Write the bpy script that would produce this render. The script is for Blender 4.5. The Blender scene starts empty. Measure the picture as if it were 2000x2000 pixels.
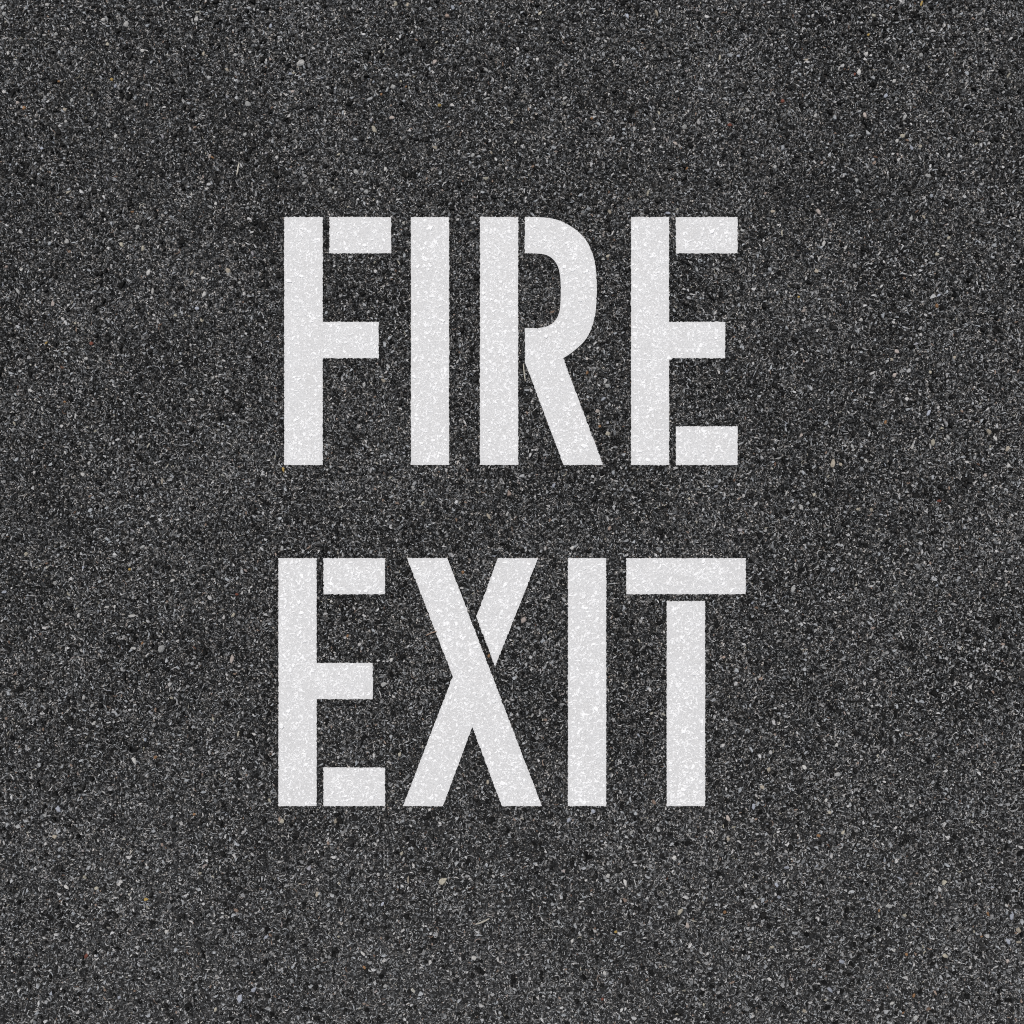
import bpy, math
import numpy as np

# ------------------------------------------------------------------ camera, sky, sun, exposure
S = 0.00075                 # metres for one pixel of the 2000 px photograph (frame = 1.5 m of road)
scene = bpy.context.scene
COL = scene.collection
rng = np.random.default_rng(7)

cam_data = bpy.data.cameras.new('camera')
cam = bpy.data.objects.new('camera', cam_data)
COL.objects.link(cam)
CAM_H = 1.75
cam.location = (0, 0, CAM_H)
cam.rotation_euler = (0, 0, 0)
cam_data.sensor_width = 36.0
cam_data.lens = 36.0 * CAM_H / (2000 * S)
cam_data.clip_start = 0.05
cam_data.clip_end = 500
scene.camera = cam

SUN_EL, SUN_AZ = math.radians(58), math.radians(-18)     # azimuth measured from +Y towards +X
world = bpy.data.worlds.new('World')
scene.world = world
world.use_nodes = True
wn, wl = world.node_tree.nodes, world.node_tree.links
wn.clear()
sky = wn.new('ShaderNodeTexSky')
sky.sky_type = 'NISHITA'
sky.sun_disc = False
sky.sun_elevation = SUN_EL
sky.sun_rotation = SUN_AZ
sky.air_density = 1.0
sky.dust_density = 4.0
hs = wn.new('ShaderNodeHueSaturation')
hs.inputs['Saturation'].default_value = 0.32             # grey, overcast sky light
bgn = wn.new('ShaderNodeBackground')
bgn.inputs['Strength'].default_value = 0.10
wo = wn.new('ShaderNodeOutputWorld')
wl.new(sky.outputs[0], hs.inputs['Color'])
wl.new(hs.outputs[0], bgn.inputs['Color'])
wl.new(bgn.outputs[0], wo.inputs['Surface'])

sun_data = bpy.data.lights.new('sun', 'SUN')
sun_data.energy = 1.5
sun_data.angle = math.radians(25)
sun_data.color = (1.0, 0.985, 0.97)
sun = bpy.data.objects.new('sun', sun_data)
COL.objects.link(sun)
sun.rotation_euler = (math.pi / 2 - SUN_EL, 0, math.pi - SUN_AZ)
sun.location = (0, 0, 5)

vs = scene.view_settings
vs.view_transform = 'Standard'
vs.look = 'None'
vs.gamma = 1
vs.use_curve_mapping = False
vs.exposure = 0.05
scene.cycles.use_denoising = False          # the grain of the road is real detail, keep it
scene.cycles.filter_width = 1.05
scene.cycles.max_bounces = 4

# ------------------------------------------------------------------ helpers
def W(px, py):
    return ((px - 1000.0) * S, (1000.0 - py) * S)

def link(name, data, parent=None):
    o = bpy.data.objects.new(name, data)
    COL.objects.link(o)
    if parent is not None:
        o.parent = parent
    return o

def make_mesh(name, groups, mats, flat=True):
    """groups: list of (verts (N,V,3), faces: list of index tuples into V, material index)."""
    vparts, lparts, sparts, mparts = [], [], [], []
    voff = loff = 0
    for verts, faces, mi in groups:
        N, V, _ = verts.shape
        if N == 0:
            continue
        vparts.append(verts.reshape(-1, 3))
        base = (np.arange(N) * V + voff)[:, None]
        lens = np.array([len(f) for f in faces])
        flatf = np.concatenate([np.array(f) for f in faces])[None, :]
        lparts.append((base + flatf).ravel())
        starts = np.concatenate([[0], np.cumsum(lens)[:-1]])[None, :]
        tot = lens.sum()
        sparts.append((np.arange(N)[:, None] * tot + starts + loff).ravel())
        if np.ndim(mi) == 0:
            mi = np.full(N, mi)
        mparts.append(np.repeat(mi, len(faces)))
        voff += N * V
        loff += N * tot
    v = np.concatenate(vparts); l = np.concatenate(lparts)
    s = np.concatenate(sparts); m = np.concatenate(mparts)
    me = bpy.data.meshes.new(name)
    me.vertices.add(len(v)); me.vertices.foreach_set('co', v.astype(np.float32).ravel())
    me.loops.add(len(l)); me.loops.foreach_set('vertex_index', l.astype(np.int32))
    me.polygons.add(len(s)); me.polygons.foreach_set('loop_start', s.astype(np.int32))
    for mt in mats:
        me.materials.append(mt)
    me.polygons.foreach_set('material_index', m.astype(np.int32))
    me.update(calc_edges=True)
    if flat:
        me.shade_flat()
    return me

# ------------------------------------------------------------------ materials
def new_mat(name):
    m = bpy.data.materials.new(name)
    m.use_nodes = True
    nt = m.node_tree
    bsdf = nt.nodes['Principled BSDF']
    return m, nt, bsdf

def ramp(nt, stops, interp='LINEAR'):
    r = nt.nodes.new('ShaderNodeValToRGB')
    cr = r.color_ramp
    cr.interpolation = interp
    while len(cr.elements) > 1:
        cr.elements.remove(cr.elements[-1])
    cr.elements[0].position = stops[0][0]
    cr.elements[0].color = (*stops[0][1], 1)
    for p, c in stops[1:]:
        e = cr.elements.new(p)
        e.color = (*c, 1)
    return r

def g(v, w=0.0):
    """grey of value v, w > 0 warmer, w < 0 cooler"""
    return (v * (1 + w), v, v * (1 - w))

def world_pos(nt):
    return nt.nodes.new('ShaderNodeNewGeometry').outputs['Position']

def voronoi(nt, pos, scale, feature='F1'):
    v = nt.nodes.new('ShaderNodeTexVoronoi')
    v.feature = feature
    v.inputs['Scale'].default_value = scale
    nt.links.new(pos, v.inputs['Vector'])
    return v

def noise(nt, pos, scale, detail=3.0, rough=0.6):
    n = nt.nodes.new('ShaderNodeTexNoise')
    n.inputs['Scale'].default_value = scale
    n.inputs['Detail'].default_value = detail
    n.inputs['Roughness'].default_value = rough
    nt.links.new(pos, n.inputs['Vector'])
    return n

def mixrgb(nt, fac, a, b, mode='MIX'):
    mx = nt.nodes.new('ShaderNodeMix')
    mx.data_type = 'RGBA'
    mx.blend_type = mode
    for sock, val in ((mx.inputs[0], fac), (mx.inputs[6], a), (mx.inputs[7], b)):
        if hasattr(val, 'is_linked'):
            nt.links.new(val, sock)
        elif isinstance(val, tuple):
            sock.default_value = (*val, 1)
        else:
            sock.default_value = val
    return mx.outputs[2]

def bitumen_material():
    m, nt, b = new_mat('asphalt_binder')
    pos = world_pos(nt)
    # tiny mineral grains caught in the black binder
    fine = voronoi(nt, pos, 620)
    sep = nt.nodes.new('ShaderNodeSeparateColor')
    nt.links.new(fine.outputs['Color'], sep.inputs[0])
    fr = ramp(nt, [(0.0, g(0.007)), (0.40, g(0.012)), (0.58, g(0.028, -.03)), (0.80, g(0.07, -.04)),
                   (0.93, g(0.13, -.04)), (1.0, g(0.30, .03))])
    nt.links.new(sep.outputs[0], fr.inputs[0])
    mid = voronoi(nt, pos, 230)
    sep2 = nt.nodes.new('ShaderNodeSeparateColor')
    nt.links.new(mid.outputs['Color'], sep2.inputs[0])
    mr = ramp(nt, [(0.0, g(0.35)), (0.5, g(0.8)), (0.85, g(1.2, .08)), (1.0, g(2.0, .05))])
    nt.links.new(sep2.outputs[1], mr.inputs[0])
    c = mixrgb(nt, 1.0, fr.outputs[0], mr.outputs[0], 'MULTIPLY')
    # worn, dusty patches against oily ones
    ln = noise(nt, pos, 5.0, 4, .55)
    lr = ramp(nt, [(0.3, g(0.65)), (0.7, g(1.5))])
    nt.links.new(ln.outputs[0], lr.inputs[0])
    c = mixrgb(nt, 1.0, c, lr.outputs[0], 'MULTIPLY')
    # binder blends to a lighter grey towards -Y, with a wandering border
    sp = nt.nodes.new('ShaderNodeSeparateXYZ')
    nt.links.new(pos, sp.inputs[0])
    wn_ = noise(nt, pos, 3.2, 3, .5)
    ad = nt.nodes.new('ShaderNodeMath'); ad.operation = 'MULTIPLY_ADD'
    nt.links.new(wn_.outputs[0], ad.inputs[0]); ad.inputs[1].default_value = 0.55
    nt.links.new(sp.outputs['Y'], ad.inputs[2])
    mr_ = nt.nodes.new('ShaderNodeMapRange')
    mr_.inputs['From Min'].default_value = 0.0; mr_.inputs['From Max'].default_value = -0.55
    mr_.inputs['To Min'].default_value = 0.0; mr_.inputs['To Max'].default_value = 0.7
    nt.links.new(ad.outputs[0], mr_.inputs['Value'])
    c = mixrgb(nt, mr_.outputs[0], c, mixrgb(nt, .4, c, (0.055, 0.055, 0.056)))
    nt.links.new(c, b.inputs['Base Color'])
    b.inputs['Roughness'].default_value = 0.8
    b.inputs['Specular IOR Level'].default_value = 0.1
    bump = nt.nodes.new('ShaderNodeBump')
    bump.inputs['Strength'].default_value = 0.9
    bump.inputs['Distance'].default_value = 0.0012
    hn = noise(nt, pos, 420, 3, .7)
    nt.links.new(hn.outputs[0], bump.inputs['Height'])
    nt.links.new(bump.outputs[0], b.inputs['Normal'])
    return m

def chip_material(name, stops, rough=0.8, grain=0.35, spec=0.3):
    """one tone for each chip (mesh island), with mineral grain on it"""
    m, nt, b = new_mat(name)
    geo = nt.nodes.new('ShaderNodeNewGeometry')
    r = ramp(nt, stops)
    nt.links.new(geo.outputs['Random Per Island'], r.inputs[0])
    n = noise(nt, geo.outputs['Position'], 900, 2, .6)
    nr = ramp(nt, [(0.3, g(1 - grain)), (0.7, g(1 + grain))])
    nt.links.new(n.outputs[0], nr.inputs[0])
    c = mixrgb(nt, 1.0, r.outputs[0], nr.outputs[0], 'MULTIPLY')
    nt.links.new(c, b.inputs['Base Color'])
    b.inputs['Roughness'].default_value = rough
    b.inputs['Specular IOR Level'].default_value = spec
    return m

def stone_material(name, rgb):
    m, nt, b = new_mat(name)
    pos = world_pos(nt)
    n = noise(nt, pos, 500, 4, .65)
    oi = nt.nodes.new('ShaderNodeObjectInfo')
    a = tuple(x * 0.72 for x in rgb); d = tuple(min(1, x * 1.22) for x in rgb)
    r = ramp(nt, [(0.3, a), (0.7, d)])
    nt.links.new(n.outputs[0], r.inputs[0])
    rr = ramp(nt, [(0.0, g(0.75)), (1.0, g(1.15))])
    nt.links.new(oi.outputs['Random'], rr.inputs[0])
    c = mixrgb(nt, 1.0, r.outputs[0], rr.outputs[0], 'MULTIPLY')
    nt.links.new(c, b.inputs['Base Color'])
    b.inputs['Roughness'].default_value = 0.8
    b.inputs['Specular IOR Level'].default_value = 0.35
    bump = nt.nodes.new('ShaderNodeBump')
    bump.inputs['Strength'].default_value = 0.5
    bump.inputs['Distance'].default_value = 0.0006
    nt.links.new(n.outputs[0], bump.inputs['Height'])
    nt.links.new(bump.outputs[0], b.inputs['Normal'])
    return m

def paint_material(name, lo, hi, island=False):
    m, nt, b = new_mat(name)
    geo = nt.nodes.new('ShaderNodeNewGeometry')
    pos = geo.outputs['Position']
    if island:
        r = ramp(nt, [(0.0, g(lo)), (0.5, g((lo + hi) / 2)), (1.0, g(hi))])
        nt.links.new(geo.outputs['Random Per Island'], r.inputs[0])
        c = r.outputs[0]
    else:
        # paint mottled at random from light grey to white
        n = noise(nt, pos, 640, 3, .7)
        r = ramp(nt, [(0.40, g(lo, -.002)), (0.50, g(lo + .08)), (0.62, g(hi, .004))])
        nt.links.new(n.outputs[0], r.inputs[0])
        n2 = noise(nt, pos, 26, 3, .6)
        r2 = ramp(nt, [(0.3, g(0.95, .006)), (0.7, g(1.0))])
        nt.links.new(n2.outputs[0], r2.inputs[0])
        c = mixrgb(nt, 1.0, r.outputs[0], r2.outputs[0], 'MULTIPLY')
    nt.links.new(c, b.inputs['Base Color'])
    b.inputs['Roughness'].default_value = 0.62
    b.inputs['Specular IOR Level'].default_value = 0.4
    bump = nt.nodes.new('ShaderNodeBump')
    bump.inputs['Strength'].default_value = 0.35
    bump.inputs['Distance'].default_value = 0.0006
    hn = noise(nt, pos, 480, 2, .6)
    nt.links.new(hn.outputs[0], bump.inputs['Height'])
    nt.links.new(bump.outputs[0], b.inputs['Normal'])
    return m

M_BINDER = bitumen_material()
PALE = [(0.0, g(0.06, .0)), (0.22, g(0.14, -.04)), (0.45, g(0.26, .01)), (0.70, g(0.35, -.05)),
        (0.86, g(0.43, .03)), (0.945, g(0.50)), (0.955, (0.34, 0.31, 0.23)), (0.97, (0.27, 0.295, 0.34)),
        (0.985, (0.30, 0.23, 0.19)), (0.998, (0.15, 0.10, 0.07)), (1.0, (0.09, 0.05, 0.035))]
M_PALE = chip_material('pale_chip', PALE)
M_SPECK = chip_material('mineral_speck', [(0.0, g(0.08)), (0.4, g(0.20, -.03)), (0.75, g(0.34, -.02)), (1.0, g(0.55))], grain=.1)
M_DARK = chip_material('coated_chip', [(0.0, g(0.006)), (0.6, g(0.012, .03)), (1.0, g(0.035))], rough=.7, spec=.12)
M_PAINT = paint_material('road_paint', 0.62, 0.77)
M_PCHIP = paint_material('painted_chip', 0.82, 0.98, island=True)
STONE_RGB = {
    'g': (0.34, 0.34, 0.33), 'w': (0.48, 0.47, 0.45), 'c': (0.40, 0.37, 0.30), 'b': (0.35, 0.37, 0.42),
    't': (0.35, 0.31, 0.25), 'p': (0.38, 0.33, 0.30), 'o': (0.25, 0.14, 0.07), 'r': (0.18, 0.06, 0.04),
    'y': (0.36, 0.25, 0.08)}
STONE_NAMES = {'g': 'grey', 'w': 'white', 'c': 'cream', 'b': 'blue_grey', 't': 'tan', 'p': 'pink', 'o': 'orange',
               'r': 'red_brown', 'y': 'ochre'}
M_STONE = {k: stone_material(STONE_NAMES[k] + '_stone', v) for k, v in STONE_RGB.items()}

# ------------------------------------------------------------------ ground
me = bpy.data.meshes.new('pavement')
R = 120.0
me.from_pydata([(-R, -R, 0), (R, -R, 0), (R, R, 0), (-R, R, 0)], [], [(0, 1, 2, 3)])
me.materials.append(M_BINDER)
pavement = link('pavement', me)
pavement['kind'] = 'structure'
pavement['label'] = 'dark asphalt pavement of black binder with pale mineral grit'

# ------------------------------------------------------------------ letter outlines, in photograph pixels
def rect(x0, y0, x1, y1):
    return [(x0, y0), (x1, y0), (x1, y1), (x0, y1)]

def stem_arm(x0, x1, x2, y0, ya, yb, y1):       # upright with the middle arm in one stencil opening
    return [(x0, y0), (x1, y0), (x1, ya), (x2, ya), (x2, yb), (x1, yb), (x1, y1), (x0, y1)]

def smooth(pts, n=6):                            # Catmull-Rom through measured points
    P = [np.array(p, float) for p in pts]
    P = [2 * P[0] - P[1]] + P + [2 * P[-1] - P[-2]]
    out = []
    for i in range(1, len(P) - 2):
        p0, p1, p2, p3 = P[i - 1:i + 3]
        for k in range(n):
            t = k / n
            out.append(tuple(0.5 * (2 * p1 + (p2 - p0) * t + (2 * p0 - 5 * p1 + 4 * p2 - p3) * t * t
                                    + (3 * p1 - p0 - 3 * p2 + p3) * t ** 3)))
    out.append(tuple(P[-2]))
    return out

T1, B1 = 424.1, 908.3       # FIRE: top and bottom
T2, B2 = 1090.0, 1574.2     # EXIT

q = 300 / 1932
outer = smooth([(920 + x * q, 400 + y * q) for x, y in
                [(810, 155), (990, 170), (1150, 215), (1300, 303), (1415, 408), (1500, 545), (1555, 725), (1579, 940),
                 (1580, 1160), (1560, 1375), (1503, 1580), (1425, 1715), (1320, 1815), (1230, 1885), (1158, 1931)]])
inner = smooth([(920 + x * q, 400 + y * q) for x, y in
                [(800, 612), (925, 626), (1010, 668), (1070, 735), (1105, 815), (1121, 905), (1127, 1000), (1127, 1190),
                 (1115, 1325), (1085, 1415), (1030, 1487), (950, 1532), (850, 1551)]])
bowl = ([(1025.1, T1)] + outer + [(1177.8, B1), (1100.6, B1), (1025.1, 706.8), (1025.1, 641.0)]
        + inner[::-1] + [(1025.1, 495.0)])

LETTERS = [
    ('white stencilled capital F painted on asphalt at the start of FIRE',
     [('stem', stem_arm(555.3, 630.5, 739.8, T1, 628.7, 699.8, B1)), ('upper_arm', rect(643.6, T1, 764.0, 495.0))]),
    ('white stencilled capital I painted on asphalt between F and R of FIRE',
     [('stem', rect(802.6, T1, 877.3, B1))]),
    ('white stencilled capital R with split bowl and slanted leg painted on asphalt',
     [('stem', rect(937.3, T1, 1012.1, B1)), ('bowl_and_leg', bowl)]),
    ('white stencilled capital E painted on asphalt at the end of FIRE',
     [('stem', stem_arm(1232.3, 1306.8, 1416.2, T1, 628.7, 699.8, B1)), ('upper_arm', rect(1319.8, T1, 1440.3, 495.0)),
      ('lower_arm', rect(1319.8, 832.7, 1440.3, B1))]),
    ('white stencilled capital E painted on asphalt at the start of EXIT',
     [('stem', stem_arm(544.0, 618.6, 728.2, T2, 1294.6, 1365.4, B2)), ('upper_arm', rect(632.0, T2, 752.1, 1160.8)),
      ('lower_arm', rect(632.0, 1498.8, 752.1, B2))]),
    ('white stencilled capital X of two crossing strokes painted on asphalt',
     [('long_diagonal', [(795.2, T2), (873.6, T2), (1058.4, B2), (980.4, B2), (922.6, 1420.0), (865.0, B2), (787.2, B2),
                         (884.3, 1320.9)]),
      ('short_diagonal', [(972.4, T2), (1050.7, T2), (967.1, 1302.0), (930.2, 1205.0)])]),
    ('white stencilled capital I painted on asphalt between X and T of EXIT',
     [('stem', rect(1109.2, T2, 1184.0, B2))]),
    ('white stencilled capital T painted on asphalt at the end of EXIT',
     [('crossbar', rect(1223.1, T2, 1456.3, 1160.6)), ('stem', rect(1302.0, 1173.9, 1377.2, B2))]),
]

def inside(poly, x, y):
    res = np.zeros(x.shape, bool)
    P = np.array(poly, float)
    minx, miny = P.min(0); maxx, maxy = P.max(0)
    box = (x >= minx) & (x <= maxx) & (y >= miny) & (y <= maxy)
    xs, ys = x[box], y[box]
    r = np.zeros(xs.shape, bool)
    j = len(P) - 1
    for i in range(len(P)):
        xi, yi = P[i]; xj, yj = P[j]
        if yi != yj:
            c = ((yi > ys) != (yj > ys)) & (xs < (xj - xi) * (ys - yi) / (yj - yi) + xi)
            r ^= c
        j = i
    res[box] = r
    return res

# ------------------------------------------------------------------ smooth random field for patchy density
def field(x, y, cell, seed):
    r = np.random.default_rng(seed)
    n = int(3200 / cell) + 4
    gr = r.random((n, n))
    u = (x + 600) / cell; v = (y + 600) / cell
    i = np.floor(u).astype(int); j = np.floor(v).astype(int)
    f = u - i; h = v - j
    f = f * f * (3 - 2 * f); h = h * h * (3 - 2 * h)
    return ((gr[i, j] * (1 - f) + gr[i + 1, j] * f) * (1 - h) + (gr[i, j + 1] * (1 - f) + gr[i + 1, j + 1] * f) * h)

def density(x, y):
    d = 0.35 * field(x, y, 380, 8) + 0.45 * field(x, y, 170, 3) + 0.40 * field(x, y, 55, 4) + 0.55 * np.clip(field(x, y, 20, 5) * 2.2 - .5, 0, 1)
    worn = np.clip((y - 1450) / 550, 0, 1) + .6 * np.clip((250 - y) / 250, 0, 1) + .5 * np.clip((x - 1650) / 350, 0, 1)
    return 0.18 + 0.62 * d + 0.34 * np.minimum(worn, 1.2)

# ------------------------------------------------------------------ chips (all sizes below in photograph pixels)
def scatter(n, x0, x1, y0, y1):
    """jittered-grid points, thinned by the density field"""
    k = int(math.sqrt(n * 1.25))
    gx, gy = np.meshgrid(np.arange(k), np.arange(k))
    x = x0 + (gx.ravel() + rng.random(k * k) * 1.3) * (x1 - x0) / k
    y = y0 + (gy.ravel() + rng.random(k * k) * 1.3) * (y1 - y0) / k
    keep = rng.random(k * k) < density(x, y) / 1.15
    return x[keep], y[keep]

def chip_verts(x, y, L, Wd, h, sides, z0, tilt=0.35, top=0.72):
    N = len(x)
    a = (np.arange(sides)[None, :] + (rng.random((N, sides)) - .5) * .75) * 2 * math.pi / sides
    r = 0.5 * (0.55 + 0.62 * rng.random((N, sides)))
    rot = rng.random(N)[:, None] * 2 * math.pi
    ux, uy = np.cos(a) * r * L[:, None], np.sin(a) * r * Wd[:, None]
    # bend, so that shards are not plain ovals
    uy = uy + (rng.random(N)[:, None] - .5) * 1.7 * (ux ** 2) / L[:, None]
    bx = ux * np.cos(rot) - uy * np.sin(rot); by = ux * np.sin(rot) + uy * np.cos(rot)
    tx = bx * top + (rng.random(N)[:, None] - .5) * .2 * Wd[:, None]
    ty = by * top + (rng.random(N)[:, None] - .5) * .2 * Wd[:, None]
    sl = (rng.random((N, 2)) - .5) * 2 * tilt
    tz = h[:, None] + tx * sl[:, :1] + ty * sl[:, 1:]
    tz = np.maximum(tz, 0.15 * h[:, None])
    V = np.zeros((N, 2 * sides, 3))
    V[:, :sides, 0] = (x[:, None] + bx - 1000) * S; V[:, :sides, 1] = (1000 - y[:, None] - by) * S
    V[:, :sides, 2] = z0 - 0.0004
    V[:, sides:, 0] = (x[:, None] + tx - 1000) * S; V[:, sides:, 1] = (1000 - y[:, None] - ty) * S
    V[:, sides:, 2] = z0 + tz * S
    return V

def chip_faces(sides):      # y was flipped, so the ring runs clockwise
    f = [tuple(range(2 * sides - 1, sides - 1, -1))]
    for i in range(sides):
        j = (i + 1) % sides
        f.append((j, i, sides + i, sides + j))
    return f

def pyramid_verts(x, y, L, Wd, h, z0):
    N = len(x)
    rot = rng.random(N) * 2 * math.pi
    c, s = np.cos(rot), np.sin(rot)
    V = np.zeros((N, 5, 3))
    for k, (a, b) in enumerate(((.5, 0), (0, .5), (-.5, 0), (0, -.5))):
        ja = a * L * (0.8 + .4 * rng.random(N)); jb = b * Wd * (0.8 + .4 * rng.random(N))
        V[:, k, 0] = (x + ja * c - jb * s - 1000) * S
        V[:, k, 1] = (1000 - y - ja * s - jb * c) * S
        V[:, k, 2] = z0 - 0.0003
    V[:, 4, 0] = (x + (rng.random(N) - .5) * .5 * L - 1000) * S
    V[:, 4, 1] = (1000 - y + (rng.random(N) - .5) * .5 * L) * S
    V[:, 4, 2] = z0 + h * S
    return V
PYR = [(1, 0, 4), (2, 1, 4), (3, 2, 4), (0, 3, 4)]

def crescent_verts(x, y, rad, ang, wid, h, z0, seg=4):
    """curved highlights of half-buried, binder-coated stones, built as strips of pale chip colour"""
    N = len(x)
    a0 = rng.random(N) * 2 * math.pi
    ecc = 0.55 + .45 * rng.random(N)
    erot = rng.random(N) * math.pi
    V = np.zeros((N, 3 * (seg + 1), 3))
    for k in range(seg + 1):
        t = k / seg
        a = a0 + ang * (t - .5)
        w = wid * (0.25 + 0.75 * math.sin(math.pi * (0.08 + .84 * t)))
        for m, (dr, z) in enumerate(((-.5, -.3), (0, 1), (.5, -.3))):
            rr = rad + dr * w
            ex, ey = np.cos(a) * rr, np.sin(a) * rr * ecc
            V[:, 3 * k + m, 0] = (x + ex * np.cos(erot) - ey * np.sin(erot) - 1000) * S
            V[:, 3 * k + m, 1] = (1000 - y - ex * np.sin(erot) - ey * np.cos(erot)) * S
            V[:, 3 * k + m, 2] = z0 + (h * z) * S
    return V

def crescent_faces(seg=4):
    f = []
    for k in range(seg):
        for m in (0, 1):
            a = 3 * k + m
            f.append((a, a + 3, a + 4, a + 1))
    return f

def chip_sets(x0, x1, y0, y1, per_area=1.0):
    """raw chips of all kinds for a rectangle: dicts of point and size arrays"""
    area = (x1 - x0) * (y1 - y0) / 4.0e6 * per_area
    out = {}
    x, y = scatter(78000 * area, x0, x1, y0, y1)
    L = np.clip(rng.lognormal(1.83, .37, len(x)), 2.8, 14)
    Wd = L * (0.24 + .44 * rng.random(len(x)))
    thin = rng.random(len(x)) < .22               # slivers lying on edge
    Wd[thin] = np.clip(Wd[thin] * .5, 1.3, 3); L[thin] *= 1.3
    out['pale'] = [x, y, L, Wd, Wd * (.15 + .3 * rng.random(len(x)))]
    x, y = scatter(28000 * area, x0, x1, y0, y1)
    L = np.clip(rng.lognormal(1.75, .35, len(x)), 3, 14)
    Wd = L * (0.5 + .45 * rng.random(len(x)))
    out['dark'] = [x, y, L, Wd, Wd * (.25 + .35 * rng.random(len(x)))]
    nb = int(1100 * area)                          # shade of surface pits, put in as larger wholly black stones
    out['dark'] = [np.concatenate([a, b_]) for a, b_ in zip(out['dark'], (
        x0 + rng.random(nb) * (x1 - x0), y0 + rng.random(nb) * (y1 - y0), 9 + 9 * rng.random(nb), 7 + 6 * rng.random(nb),
        2.6 + 2.2 * rng.random(nb)))]
    bx_, by_ = out['dark'][0][-nb:], out['dark'][1][-nb:]
    out['pits'] = (bx_, by_, out['dark'][2][-nb:] * .45)
    x, y = scatter(85000 * area, x0, x1, y0, y1)
    L = 1.5 + 1.9 * rng.random(len(x))
    out['speck'] = [x, y, L, L * (.6 + .4 * rng.random(len(x))), L * (.4 + .5 * rng.random(len(x)))]
    x, y = scatter(19000 * area, x0, x1, y0, y1)  # pale arcs standing in for highlights on binder-coated stones
    out['rim'] = [x, y, 3 + 5 * rng.random(len(x)), .7 + 2.3 * rng.random(len(x)),
                  1.6 + 1.3 * rng.random(len(x)), .7 + .8 * rng.random(len(x))]
    return out

def pick(c, k):
    return [a[k] for a in c]

def groups_for(cs, z0, mats=(0, 1, 2, 3), tilt=.35):
    return [
        (chip_verts(*cs['pale'], 6, z0, tilt=tilt), chip_faces(6), mats[0]),
        (chip_verts(*cs['dark'], 5, z0, tilt=tilt), chip_faces(5), mats[1]),
        (pyramid_verts(*cs['speck'], z0), PYR, mats[2]),
        (crescent_verts(cs['rim'][0], cs['rim'][1], cs['rim'][2], cs['rim'][3], cs['rim'][4], cs['rim'][5], z0),
         crescent_faces(), mats[3]),
    ]

E = 60                                            # margin round the frame
def clear_discs(v, xs, ys, rs):
    ok = np.ones(len(v[0]), bool)
    order = np.argsort(v[0]); sx_ = v[0][order]
    for a, b_, r in zip(xs, ys, rs):
        i0, i1 = np.searchsorted(sx_, (a - r, a + r))
        idx = order[i0:i1]
        ok[idx[(v[0][idx] - a) ** 2 + (v[1][idx] - b_) ** 2 < r * r]] = False
    return ok

def finish_sets(cs):
    bl = cs.pop('pits')
    for k in ('pale', 'speck'):
        cs[k] = pick(cs[k], clear_discs(cs[k], *bl))
    return cs

chips = finish_sets(chip_sets(-E, 2000 + E, -E, 2000 + E))

# which chips lie under which letter
owner = {k: np.full(len(v[0]), -1) for k, v in chips.items()}
for li, (_, parts) in enumerate(LETTERS):
    for _, poly in parts:
        for k, v in chips.items():
            owner[k][inside(poly, v[0], v[1])] = li

# chips that would reach across a paint edge are left out, so that the stencil line stays sharp
def letter_at(x, y):
    o_ = np.full(len(x), -1)
    for li, (_, parts) in enumerate(LETTERS):
        for pi, (_, poly) in enumerate(parts):
            o_[inside(poly, x, y)] = li * 8 + pi
    return o_
for k, v in list(chips.items()):
    c0 = letter_at(v[0], v[1])
    ext = (v[2] * (.42 if k != 'rim' else 1.1))
    cross = np.zeros(len(c0), bool)
    for a in np.arange(8) * math.pi / 4:
        cross |= letter_at(v[0] + np.cos(a) * ext, v[1] + np.sin(a) * ext) != c0
    lim = 4.0 if k != 'rim' else 0
    ok = ~(cross & (v[2] > lim))
    chips[k] = pick(v, ok)
    owner[k] = owner[k][ok]

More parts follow.
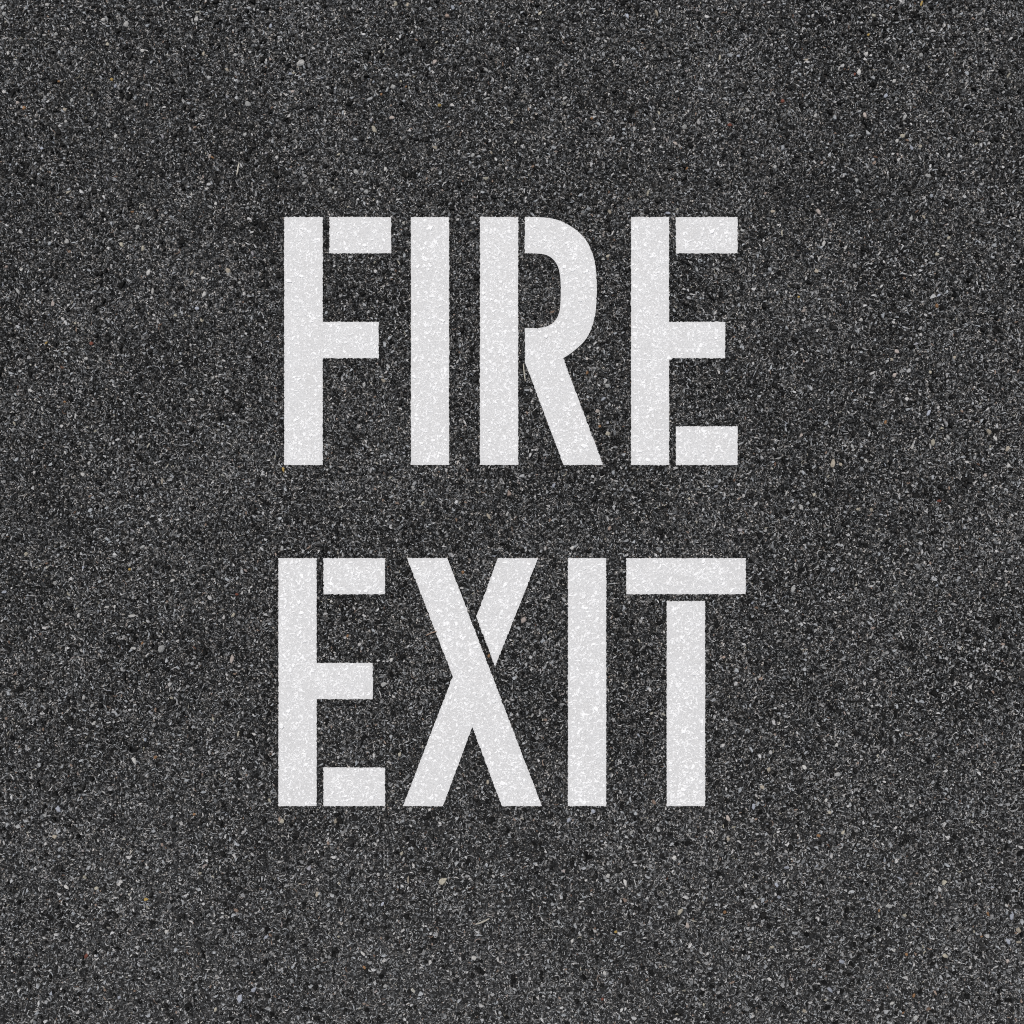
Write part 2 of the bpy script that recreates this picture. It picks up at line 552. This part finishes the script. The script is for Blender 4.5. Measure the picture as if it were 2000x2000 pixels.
# ------------------------------------------------------------------ named stones seen in the photograph: x, y, length, width, angle, colour
STONES = """246 48 13 10 60 w;202 39 9 8 0 w;8 28 9 7 50 g;92 9 8 7 0 w;109 67 8 7 0 g;16 104 9 6 90 w;129 238 9 7 -40 w;214 245 10 7 80 g
226 267 9 7 60 w;47 211 8 8 0 o;127 214 9 8 0 t;115 159 7 6 0 o;218 155 7 6 60 y;82 290 8 7 0 b;278 99 9 7 20 w;210 87 9 7 60 c;34 201 8 7 0 p;225 168 8 6 60 b
1736 1770 14 7 -10 g;1767 1788 9 7 0 c;1717 1778 8 5 80 o;1929 1785 13 6 -60 o;1976 1790 17 9 80 b;1966 1769 9 6 -50 w;1745 1855 9 9 0 w;1846 1867 11 9 -20 c
1770 1864 7 6 80 o;1969 1839 14 8 -50 b;1989 1816 13 9 -60 t;1743 1959 12 7 25 w;1788 1989 13 9 40 g;1967 1877 9 7 70 p;1758 1716 13 4 -35 b;1785 1944 9 6 60 o
1764 1977 8 6 0 o;1917 1829 6 5 0 o;1989 1840 12 6 0 t;1627 905 17 9 75 t;1565 921 7 6 0 g;1565 990 12 8 -60 g;1642 907 9 6 -60 t;1536 963 13 4 75 g
1549 992 9 5 50 w;1521 895 13 4 12 g;1590 967 8 6 50 c;749 743 10 7 -40 t;711 753 9 6 70 g;826 983 11 5 50 c;807 952 8 8 0 g;1082 948 11 7 60 b
954 1008 15 6 -60 t;991 1004 9 5 70 g;1022 1211 17 12 50 p;749 1337 13 10 30 g;764 1289 9 6 60 w;1167 803 10 9 30 p;1186 753 10 9 0 g;1147 728 8 6 60 o
1171 833 6 6 0 o;1187 847 9 8 0 c;904 1118 7 6 60 o;679 1242 7 5 60 o;1118 1070 11 7 30 w;955 1281 9 6 80 o;315 1268 17 14 50 g;259 1203 17 6 5 w
453 1287 18 9 80 p;262 1485 15 9 -60 w;183 1412 11 7 50 w;180 1378 11 6 50 g;163 1363 9 6 80 w;466 1433 11 6 70 c;407 1425 12 5 -50 g;278 1068 11 6 30 g
161 926 10 7 -50 w;317 940 13 5 80 t;551 1071 14 7 80 g;553 917 11 6 -80 y;253 1112 6 6 0 y;463 1161 7 5 0 r;278 1256 7 5 60 o;258 1266 11 7 20 g
303 1479 9 6 40 o;337 1134 11 6 30 w;107 1139 9 8 40 g;210 1186 8 6 0 w;224 1186 9 5 70 w;8 1156 11 6 10 b;51 1083 10 7 60 c;163 1108 7 6 60 b
456 1201 13 6 50 c;1055 26 11 6 50 c;1282 25 15 6 -70 t;1225 31 12 6 -70 b;1106 127 9 6 -30 p;950 137 9 7 -30 g;1049 116 8 6 60 w;1319 280 11 6 -30 p
1336 248 11 9 40 g;1206 219 8 6 60 g;959 298 9 5 -60 t;923 303 9 7 50 g;1190 413 11 6 -60 t;951 193 15 5 15 g;1406 112 13 5 80 c;1266 377 15 5 70 c
1304 416 13 5 -10 b;1450 450 9 6 -30 g;1187 500 8 6 40 c;1425 244 9 8 0 r;1156 231 7 5 0 o;1341 329 8 5 60 o;999 239 8 6 60 t;1442 110 7 7 0 b
1229 177 6 6 0 w;1460 214 11 5 -50 g;130 472 11 9 0 w;134 375 12 5 35 c;279 485 13 6 80 c;237 478 11 8 -60 c;290 533 14 8 70 w;446 532 15 8 -75 g
375 532 13 5 60 t;397 543 9 7 0 w;298 568 18 5 78 w;35 569 14 6 -55 g;103 593 14 7 85 p;399 575 12 8 60 w;384 603 10 8 0 b;168 700 8 7 0 w
196 703 8 7 60 g;376 781 11 8 -30 w;416 738 8 7 0 w;127 785 7 5 0 o;90 670 8 4 40 y;179 671 8 7 0 r;60 763 10 6 -20 w;28 827 9 5 -60 c
468 552 8 6 0 g;343 616 8 6 0 c;394 625 8 7 0 c;259 414 7 5 0 o;414 307 9 4 -40 o;403 369 7 6 0 w;421 398 7 7 0 w;269 444 11 8 50 g
1692 106 11 9 20 w;1678 141 15 9 85 w;1746 159 11 8 40 w;1689 226 13 7 -80 p;1730 187 10 8 60 b;1800 6 13 5 70 y;1799 107 10 8 -20 g;1696 68 7 5 60 y
1592 226 10 6 60 w;1763 266 11 9 0 c;1752 276 9 7 60 w;1780 288 12 6 -60 b;1797 286 8 6 0 c;1813 344 12 9 -20 g;1853 465 9 8 0 c;1830 497 10 8 0 c
1598 413 14 8 -60 p;1510 413 10 6 0 t;1609 475 13 7 80 w;1651 484 9 6 60 w;1779 427 11 6 80 g;1804 424 11 5 -50 t;1513 326 8 7 50 g;1575 117 9 5 0 t
1528 198 9 8 0 r;1669 145 6 5 60 r;1767 229 13 6 60 g;1928 58 9 7 0 g;1560 580 6 5 0 y;1595 530 11 9 0 t;1786 537 8 6 0 w;1752 687 11 8 -30 p
1742 702 8 6 -30 c;1747 733 10 8 60 p;1863 699 11 6 50 t;1817 727 8 6 -60 c;1681 625 8 7 60 w;1570 607 10 7 30 p;1830 598 9 7 70 o;1944 856 11 6 -50 w
1931 843 13 8 -60 t;1968 876 13 8 60 t;1970 909 11 8 80 w;1691 900 11 7 -50 w;1782 873 13 6 70 w;1665 873 12 6 -60 g;1565 850 9 6 60 p;1729 825 8 6 80 o
1924 928 8 7 0 p;1565 991 9 6 60 w;1702 995 9 7 -60 t;1676 995 8 6 0 c;1851 854 11 6 -60 g;1834 978 9 6 0 r;1833 577 9 4 30 b;1814 806 14 7 60 b
114 1581 16 9 -70 b;285 1757 9 7 0 y;188 1735 9 8 0 c;130 1733 12 6 -40 w;107 1634 10 9 0 t;495 1934 12 10 60 b;468 1950 18 10 80 b;233 1948 9 7 60 b
100 1940 9 6 50 b;391 1706 7 6 0 c;379 1591 7 5 0 o;168 1867 11 7 60 r;325 1820 10 7 60 w;520 1830 9 7 30 b;353 1646 9 7 60 g;63 1994 11 6 60 g
421 1972 10 6 70 c;865 1721 17 12 30 c;926 1871 11 10 0 w;797 1719 15 5 85 t;619 1747 12 6 70 t;747 1766 12 6 70 b;550 1604 10 9 60 c;656 1604 10 8 60 t
953 1528 11 6 80 t;780 1473 10 7 80 c;711 1889 9 5 -50 o;709 1863 12 6 -50 w;802 1581 10 10 0 g;785 1667 9 7 60 c;752 1926 10 8 0 g;1159 1585 9 8 0 b
1111 1601 11 8 60 b;1221 1723 14 8 -75 w;1317 1675 11 9 0 w;1212 1655 9 6 30 g;1187 1711 10 7 50 w;1422 1599 14 8 -70 p;1472 1576 14 7 80 b;1571 1498 11 8 -50 w
1488 1537 11 7 -40 t;1636 1513 13 10 0 g;1634 1455 10 7 60 w;1614 1563 10 6 70 w;1620 1587 8 7 0 c;1502 1503 9 7 60 t;1599 1632 9 7 0 o;1646 1626 9 8 60 c
1422 1639 8 6 60 t;1329 1780 17 8 60 c;1342 1807 12 9 -60 p;1407 1712 12 6 -60 g;1516 1728 11 7 -60 b;1536 1694 11 6 0 b;1521 1752 8 7 0 b;1203 1820 7 6 0 y
1181 1901 12 9 80 w;1118 1838 9 6 60 w;1133 1825 8 6 -60 w;1576 1820 10 6 50 g;1644 1878 12 9 0 b;1621 1933 13 8 -40 b;1571 1974 9 7 -60 t;1233 1626 12 7 70 g
1176 1951 6 6 0 r;1508 1850 9 6 0 c;1415 1782 8 7 0 o;587 123 17 13 20 w;383 38 10 9 0 w;461 107 10 9 20 g;409 152 11 9 0 g;398 105 11 7 80 t
443 136 9 6 -50 t;529 50 10 6 80 b;731 253 17 9 -60 c;765 230 11 9 0 p;768 169 11 9 30 g;849 121 12 8 60 p;695 335 10 9 -40 g;753 330 9 7 70 w
644 372 13 9 -60 g;715 374 10 9 0 g;849 288 11 6 -30 t;410 305 10 6 60 p;572 179 10 6 0 p;479 263 10 8 60 g;858 206 8 7 0 y;745 184 6 5 60 o
793 169 6 4 60 o;567 144 8 7 0 b;446 529 14 9 -70 t;594 358 9 7 60 g;627 353 8 8 0 g;773 8 11 8 60 c;796 10 9 6 60 t"""
stones = []
for row in STONES.replace('\n', ';').split(';'):
    p = row.split()
    if len(p) == 6:
        stones.append(tuple(float(a) for a in p[:5]) + (p[5],))

# fill up to 300 with the largest of the scattered pale chips, so that every big one is its own object
pl = chips['pale']
big = np.argsort(-(pl[2] * pl[3]) - 1e9 * ((owner['pale'] < 0) & (pl[0] > 0) & (pl[0] < 2000) & (pl[1] > 0) & (pl[1] < 2000)))
big = big[:max(0, 300 - len(stones))]
for i in big:
    stones.append((pl[0][i], pl[1][i], max(8, pl[2][i]), max(5, pl[3][i]), float(rng.random() * 180), 'gwgcgt'[int(rng.integers(6))]))
free = np.ones(len(pl[0]), bool)
free[big] = False

# keep the small chips off the named stones
sx = np.array([s[0] for s in stones]); sy = np.array([s[1] for s in stones]); sr = np.array([s[2] for s in stones]) * .42
for k, v in chips.items():
    ok = np.ones(len(v[0]), bool)
    for a, b_, r in zip(sx, sy, sr):
        near = np.abs(v[0] - a) < r + 2
        idx = np.nonzero(near)[0]
        ok[idx[(v[0][idx] - a) ** 2 + (v[1][idx] - b_) ** 2 < r * r]] = False
    if k == 'pale':
        ok &= free
    ok |= owner[k] >= 0
    if k == 'pale':
        ok &= free
    chips[k] = pick(v, ok)
    owner[k] = owner[k][ok]

# ------------------------------------------------------------------ grit of the bare road
bare = {k: pick(v, owner[k] < 0) for k, v in chips.items()}
grit = link('grit', make_mesh('grit', groups_for(bare, 0.0), [M_PALE, M_DARK, M_SPECK, M_PALE]), pavement)
grit['kind'] = 'stuff'

# the road goes on beyond the frame: one patch of the same grit, laid in a ring round it
TS = 520
tile = finish_sets(chip_sets(0, TS, 0, TS, .75))
tile_me = make_mesh('grit_patch', groups_for(tile, 0.0), [M_PALE, M_DARK, M_SPECK, M_PALE])
cell = TS
start = -E - 2 * cell - 0.0
n_in = math.ceil((2000 + 2 * E) / cell)
span = 2000 + 2 * E
cxs = [-E - 1.5 * cell, -E - .5 * cell] + [-E + (i + .5) * span / n_in for i in range(n_in)] + [2000 + E + .5 * cell, 2000 + E + 1.5 * cell]
nn = len(cxs)
for i in range(nn):
    for j in range(nn):
        if 2 <= i < nn - 2 and 2 <= j < nn - 2:
            continue
        o = link('grit', tile_me, pavement)
        ang = int(rng.integers(4)) * math.pi / 2
        wx, wy = W(cxs[i], cxs[j])
        lx, ly = W(TS / 2, TS / 2)                 # centre of the patch in its own mesh
        c, s = math.cos(ang), math.sin(ang)
        o.location = (wx - (lx * c - ly * s), wy - (lx * s + ly * c), 0)
        o.rotation_euler = (0, 0, ang)
        o['kind'] = 'stuff'

# ------------------------------------------------------------------ the larger stones, each its own part of the pavement
def stone_mesh(seed):
    r = np.random.default_rng(seed)
    n = 7
    vs_, fs = [], []
    a = (np.arange(n) + (r.random(n) - .5) * .6) * 2 * math.pi / n
    rad = 0.5 * (0.75 + .4 * r.random(n))
    for sc, z in ((1.0, -0.15), (0.93, 0.22), (0.62, 0.42)):
        dx, dy = (r.random(2) - .5) * .12
        for k in range(n):
            rr = rad[k] * sc * (0.93 + .14 * r.random())
            vs_.append((math.cos(a[k]) * rr + dx, math.sin(a[k]) * rr + dy, z + (r.random() - .5) * .12 * (z > 0)))
    for lv in (0, 1):
        for k in range(n):
            k2 = (k + 1) % n
            fs.append((lv * n + k, lv * n + k2, lv * n + n + k2, lv * n + n + k))
    vs_.append((float((r.random() - .5) * .2), float((r.random() - .5) * .2), 0.46))
    top = len(vs_) - 1
    for k in range(n):
        fs.append((2 * n + k, 2 * n + (k + 1) % n, top))
    m = bpy.data.meshes.new('stone')
    m.from_pydata(vs_, [], fs)
    m.materials.append(M_STONE['g'])
    m.shade_flat()
    return m

stone_meshes = [stone_mesh(100 + i) for i in range(14)]
for i, (px, py, L, Wd, ang, colr) in enumerate(stones):
    o = link('stone', stone_meshes[i % 14], pavement)
    x, y = W(px, py)
    o.location = (x, y, 0.0)
    o.rotation_euler = ((rng.random() - .5) * .3, (rng.random() - .5) * .3, math.radians(ang))
    hh = min(L, Wd) * S * (0.55 + .25 * rng.random())
    o.scale = (L * S * 1.05, Wd * S * 1.05, hh)
    o.material_slots[0].link = 'OBJECT'
    o.material_slots[0].material = M_STONE[colr]

# ------------------------------------------------------------------ letters
PZ = 0.0009                                        # thickness of the paint film with its grit
def stroke_mesh(poly):
    pts = []
    n = len(poly)
    for i in range(n):                             # ragged edge: short steps with a small wander
        a, b_ = np.array(poly[i], float), np.array(poly[(i + 1) % n], float)
        d = b_ - a
        ln = np.hypot(*d)
        k = max(1, int(ln / 2.2))
        nrm = np.array([d[1], -d[0]]) / max(ln, 1e-6)
        for t in range(k):
            j = (rng.normal() * .5) if t else 0.0
            pts.append(a + d * t / k + nrm * float(np.clip(j, -1.3, 1.3)))
    area = sum(p[0] * q_[1] - q_[0] * p[1] for p, q_ in zip(pts, pts[1:] + pts[:1]))
    if area > 0:                                   # clockwise on screen becomes anticlockwise in the world
        pts = pts[::-1]
    m_ = len(pts)
    vv = [(*W(*p), PZ) for p in pts] + [(*W(*p), -0.0003) for p in pts]
    ff = [tuple(range(m_))] + [(k, m_ + k, m_ + (k + 1) % m_, (k + 1) % m_) for k in range(m_)]
    me_ = bpy.data.meshes.new('stroke')
    me_.from_pydata(vv, [], ff)
    me_.materials.append(M_PAINT)
    me_.shade_flat()
    return me_

for li, (label, parts) in enumerate(LETTERS):
    allp = np.array([p for _, poly in parts for p in poly])
    lo, hi = allp.min(0), allp.max(0)
    bx, by = W((lo[0] + hi[0]) / 2, hi[1])
    root = link('painted_letter', None)
    root.location = (bx, by, 0)
    root['label'] = label
    root['category'] = 'letter'
    root['group'] = 'letters stencilled on the asphalt'
    off = np.array([bx, by, 0.0])
    for nm, poly in parts:
        m_ = stroke_mesh(poly)
        o = link(nm, m_, root)
        o.location = (-bx, -by, 0)
    mine = {k: pick(v, owner[k] == li) for k, v in chips.items()}
    keep = {}
    ex = chip_sets(lo[0], hi[0], lo[1], hi[1], .9)      # paint also stands on the finer grit
    ex.pop('pits')
    for k, v in ex.items():
        if k == 'dark':
            continue
        ext = v[2] * (.45 if k != 'rim' else 1.1)
        ok = np.ones(len(v[0]), bool)
        for dx, dy in ((0, 0), (1, 0), (-1, 0), (0, 1), (0, -1)):
            ok &= letter_at(v[0] + dx * ext, v[1] + dy * ext) >= 0
        mine[k] = [np.concatenate([a, b_]) for a, b_ in zip(mine[k], pick(v, ok))]
    for k, v in mine.items():                      # paint buries most of the finest grit
        f = {'pale': 1.0, 'dark': .3, 'speck': .9, 'rim': 1.0}[k]
        keep[k] = pick(v, rng.random(len(v[0])) < f)
        if k != 'rim':                             # and evens out their height
            keep[k][4] = keep[k][4] * .3
        else:
            keep[k][5] = keep[k][5] * .4
    o = link('painted_grit', make_mesh('painted_grit', groups_for(keep, PZ, (0, 0, 0, 0), .08), [M_PCHIP]), root)
    o.location = (-bx, -by, 0)
    o['kind'] = 'stuff'

# ------------------------------------------------------------------ bits of dry straw lying on the road
M_STRAW = stone_material('dry_straw', (0.50, 0.47, 0.40))
M_TWIG = stone_material('thin_rootlet', (0.36, 0.26, 0.20))
def straw(label, pts, width, mat):
    P = [np.array(p, float) for p in smooth(pts, 4)]
    n, K = len(P), 6
    cx, cy = W(*np.mean(P, 0))
    vv, ff = [], []
    for i, p in enumerate(P):
        d = P[min(i + 1, n - 1)] - P[max(i - 1, 0)]
        d = d / np.hypot(*d)
        nx, ny = -d[1], d[0]
        w = width * .5 * (0.45 + .55 * math.sin(math.pi * (0.12 + .76 * i / (n - 1))))
        for k in range(K):
            a = 2 * math.pi * k / K
            x, y = W(p[0] + nx * math.cos(a) * w, p[1] + ny * math.cos(a) * w)
            vv.append((x - cx, y - cy, (math.sin(a) * w + w * .6) * S))
    for i in range(n - 1):
        for k in range(K):
            k2 = (k + 1) % K
            ff.append((i * K + k, i * K + k2, (i + 1) * K + k2, (i + 1) * K + k))
    ff += [tuple(range(K)), tuple(range((n - 1) * K, n * K))[::-1]]
    m_ = bpy.data.meshes.new('straw')
    m_.from_pydata(vv, [], ff)
    m_.materials.append(mat)
    m_.update()
    o = link('straw', m_)
    o.location = (cx, cy, 0.0019)
    o['label'] = label
    o['category'] = 'straw'
    o['group'] = 'bits of straw on the asphalt'
straw('short straight pale straw lying between the stem and leg of letter R', [(1022, 711), (1023, 722), (1024.5, 734), (1026, 745)], 2.6, M_STRAW)
straw('thin curved reddish rootlet touching the left edge of letter X', [(832, 1241), (838, 1238), (845, 1235), (853, 1233)], 2.2, M_TWIG)
straw('long pale straw lying on bare asphalt below letter X of EXIT', [(930, 1804), (939, 1801), (948, 1797), (956, 1793)], 3.4, M_STRAW)
straw('slender pale straw lying on bare asphalt above letter F of FIRE', [(468, 319), (466, 327), (465, 335), (463, 342)], 3.0, M_STRAW)
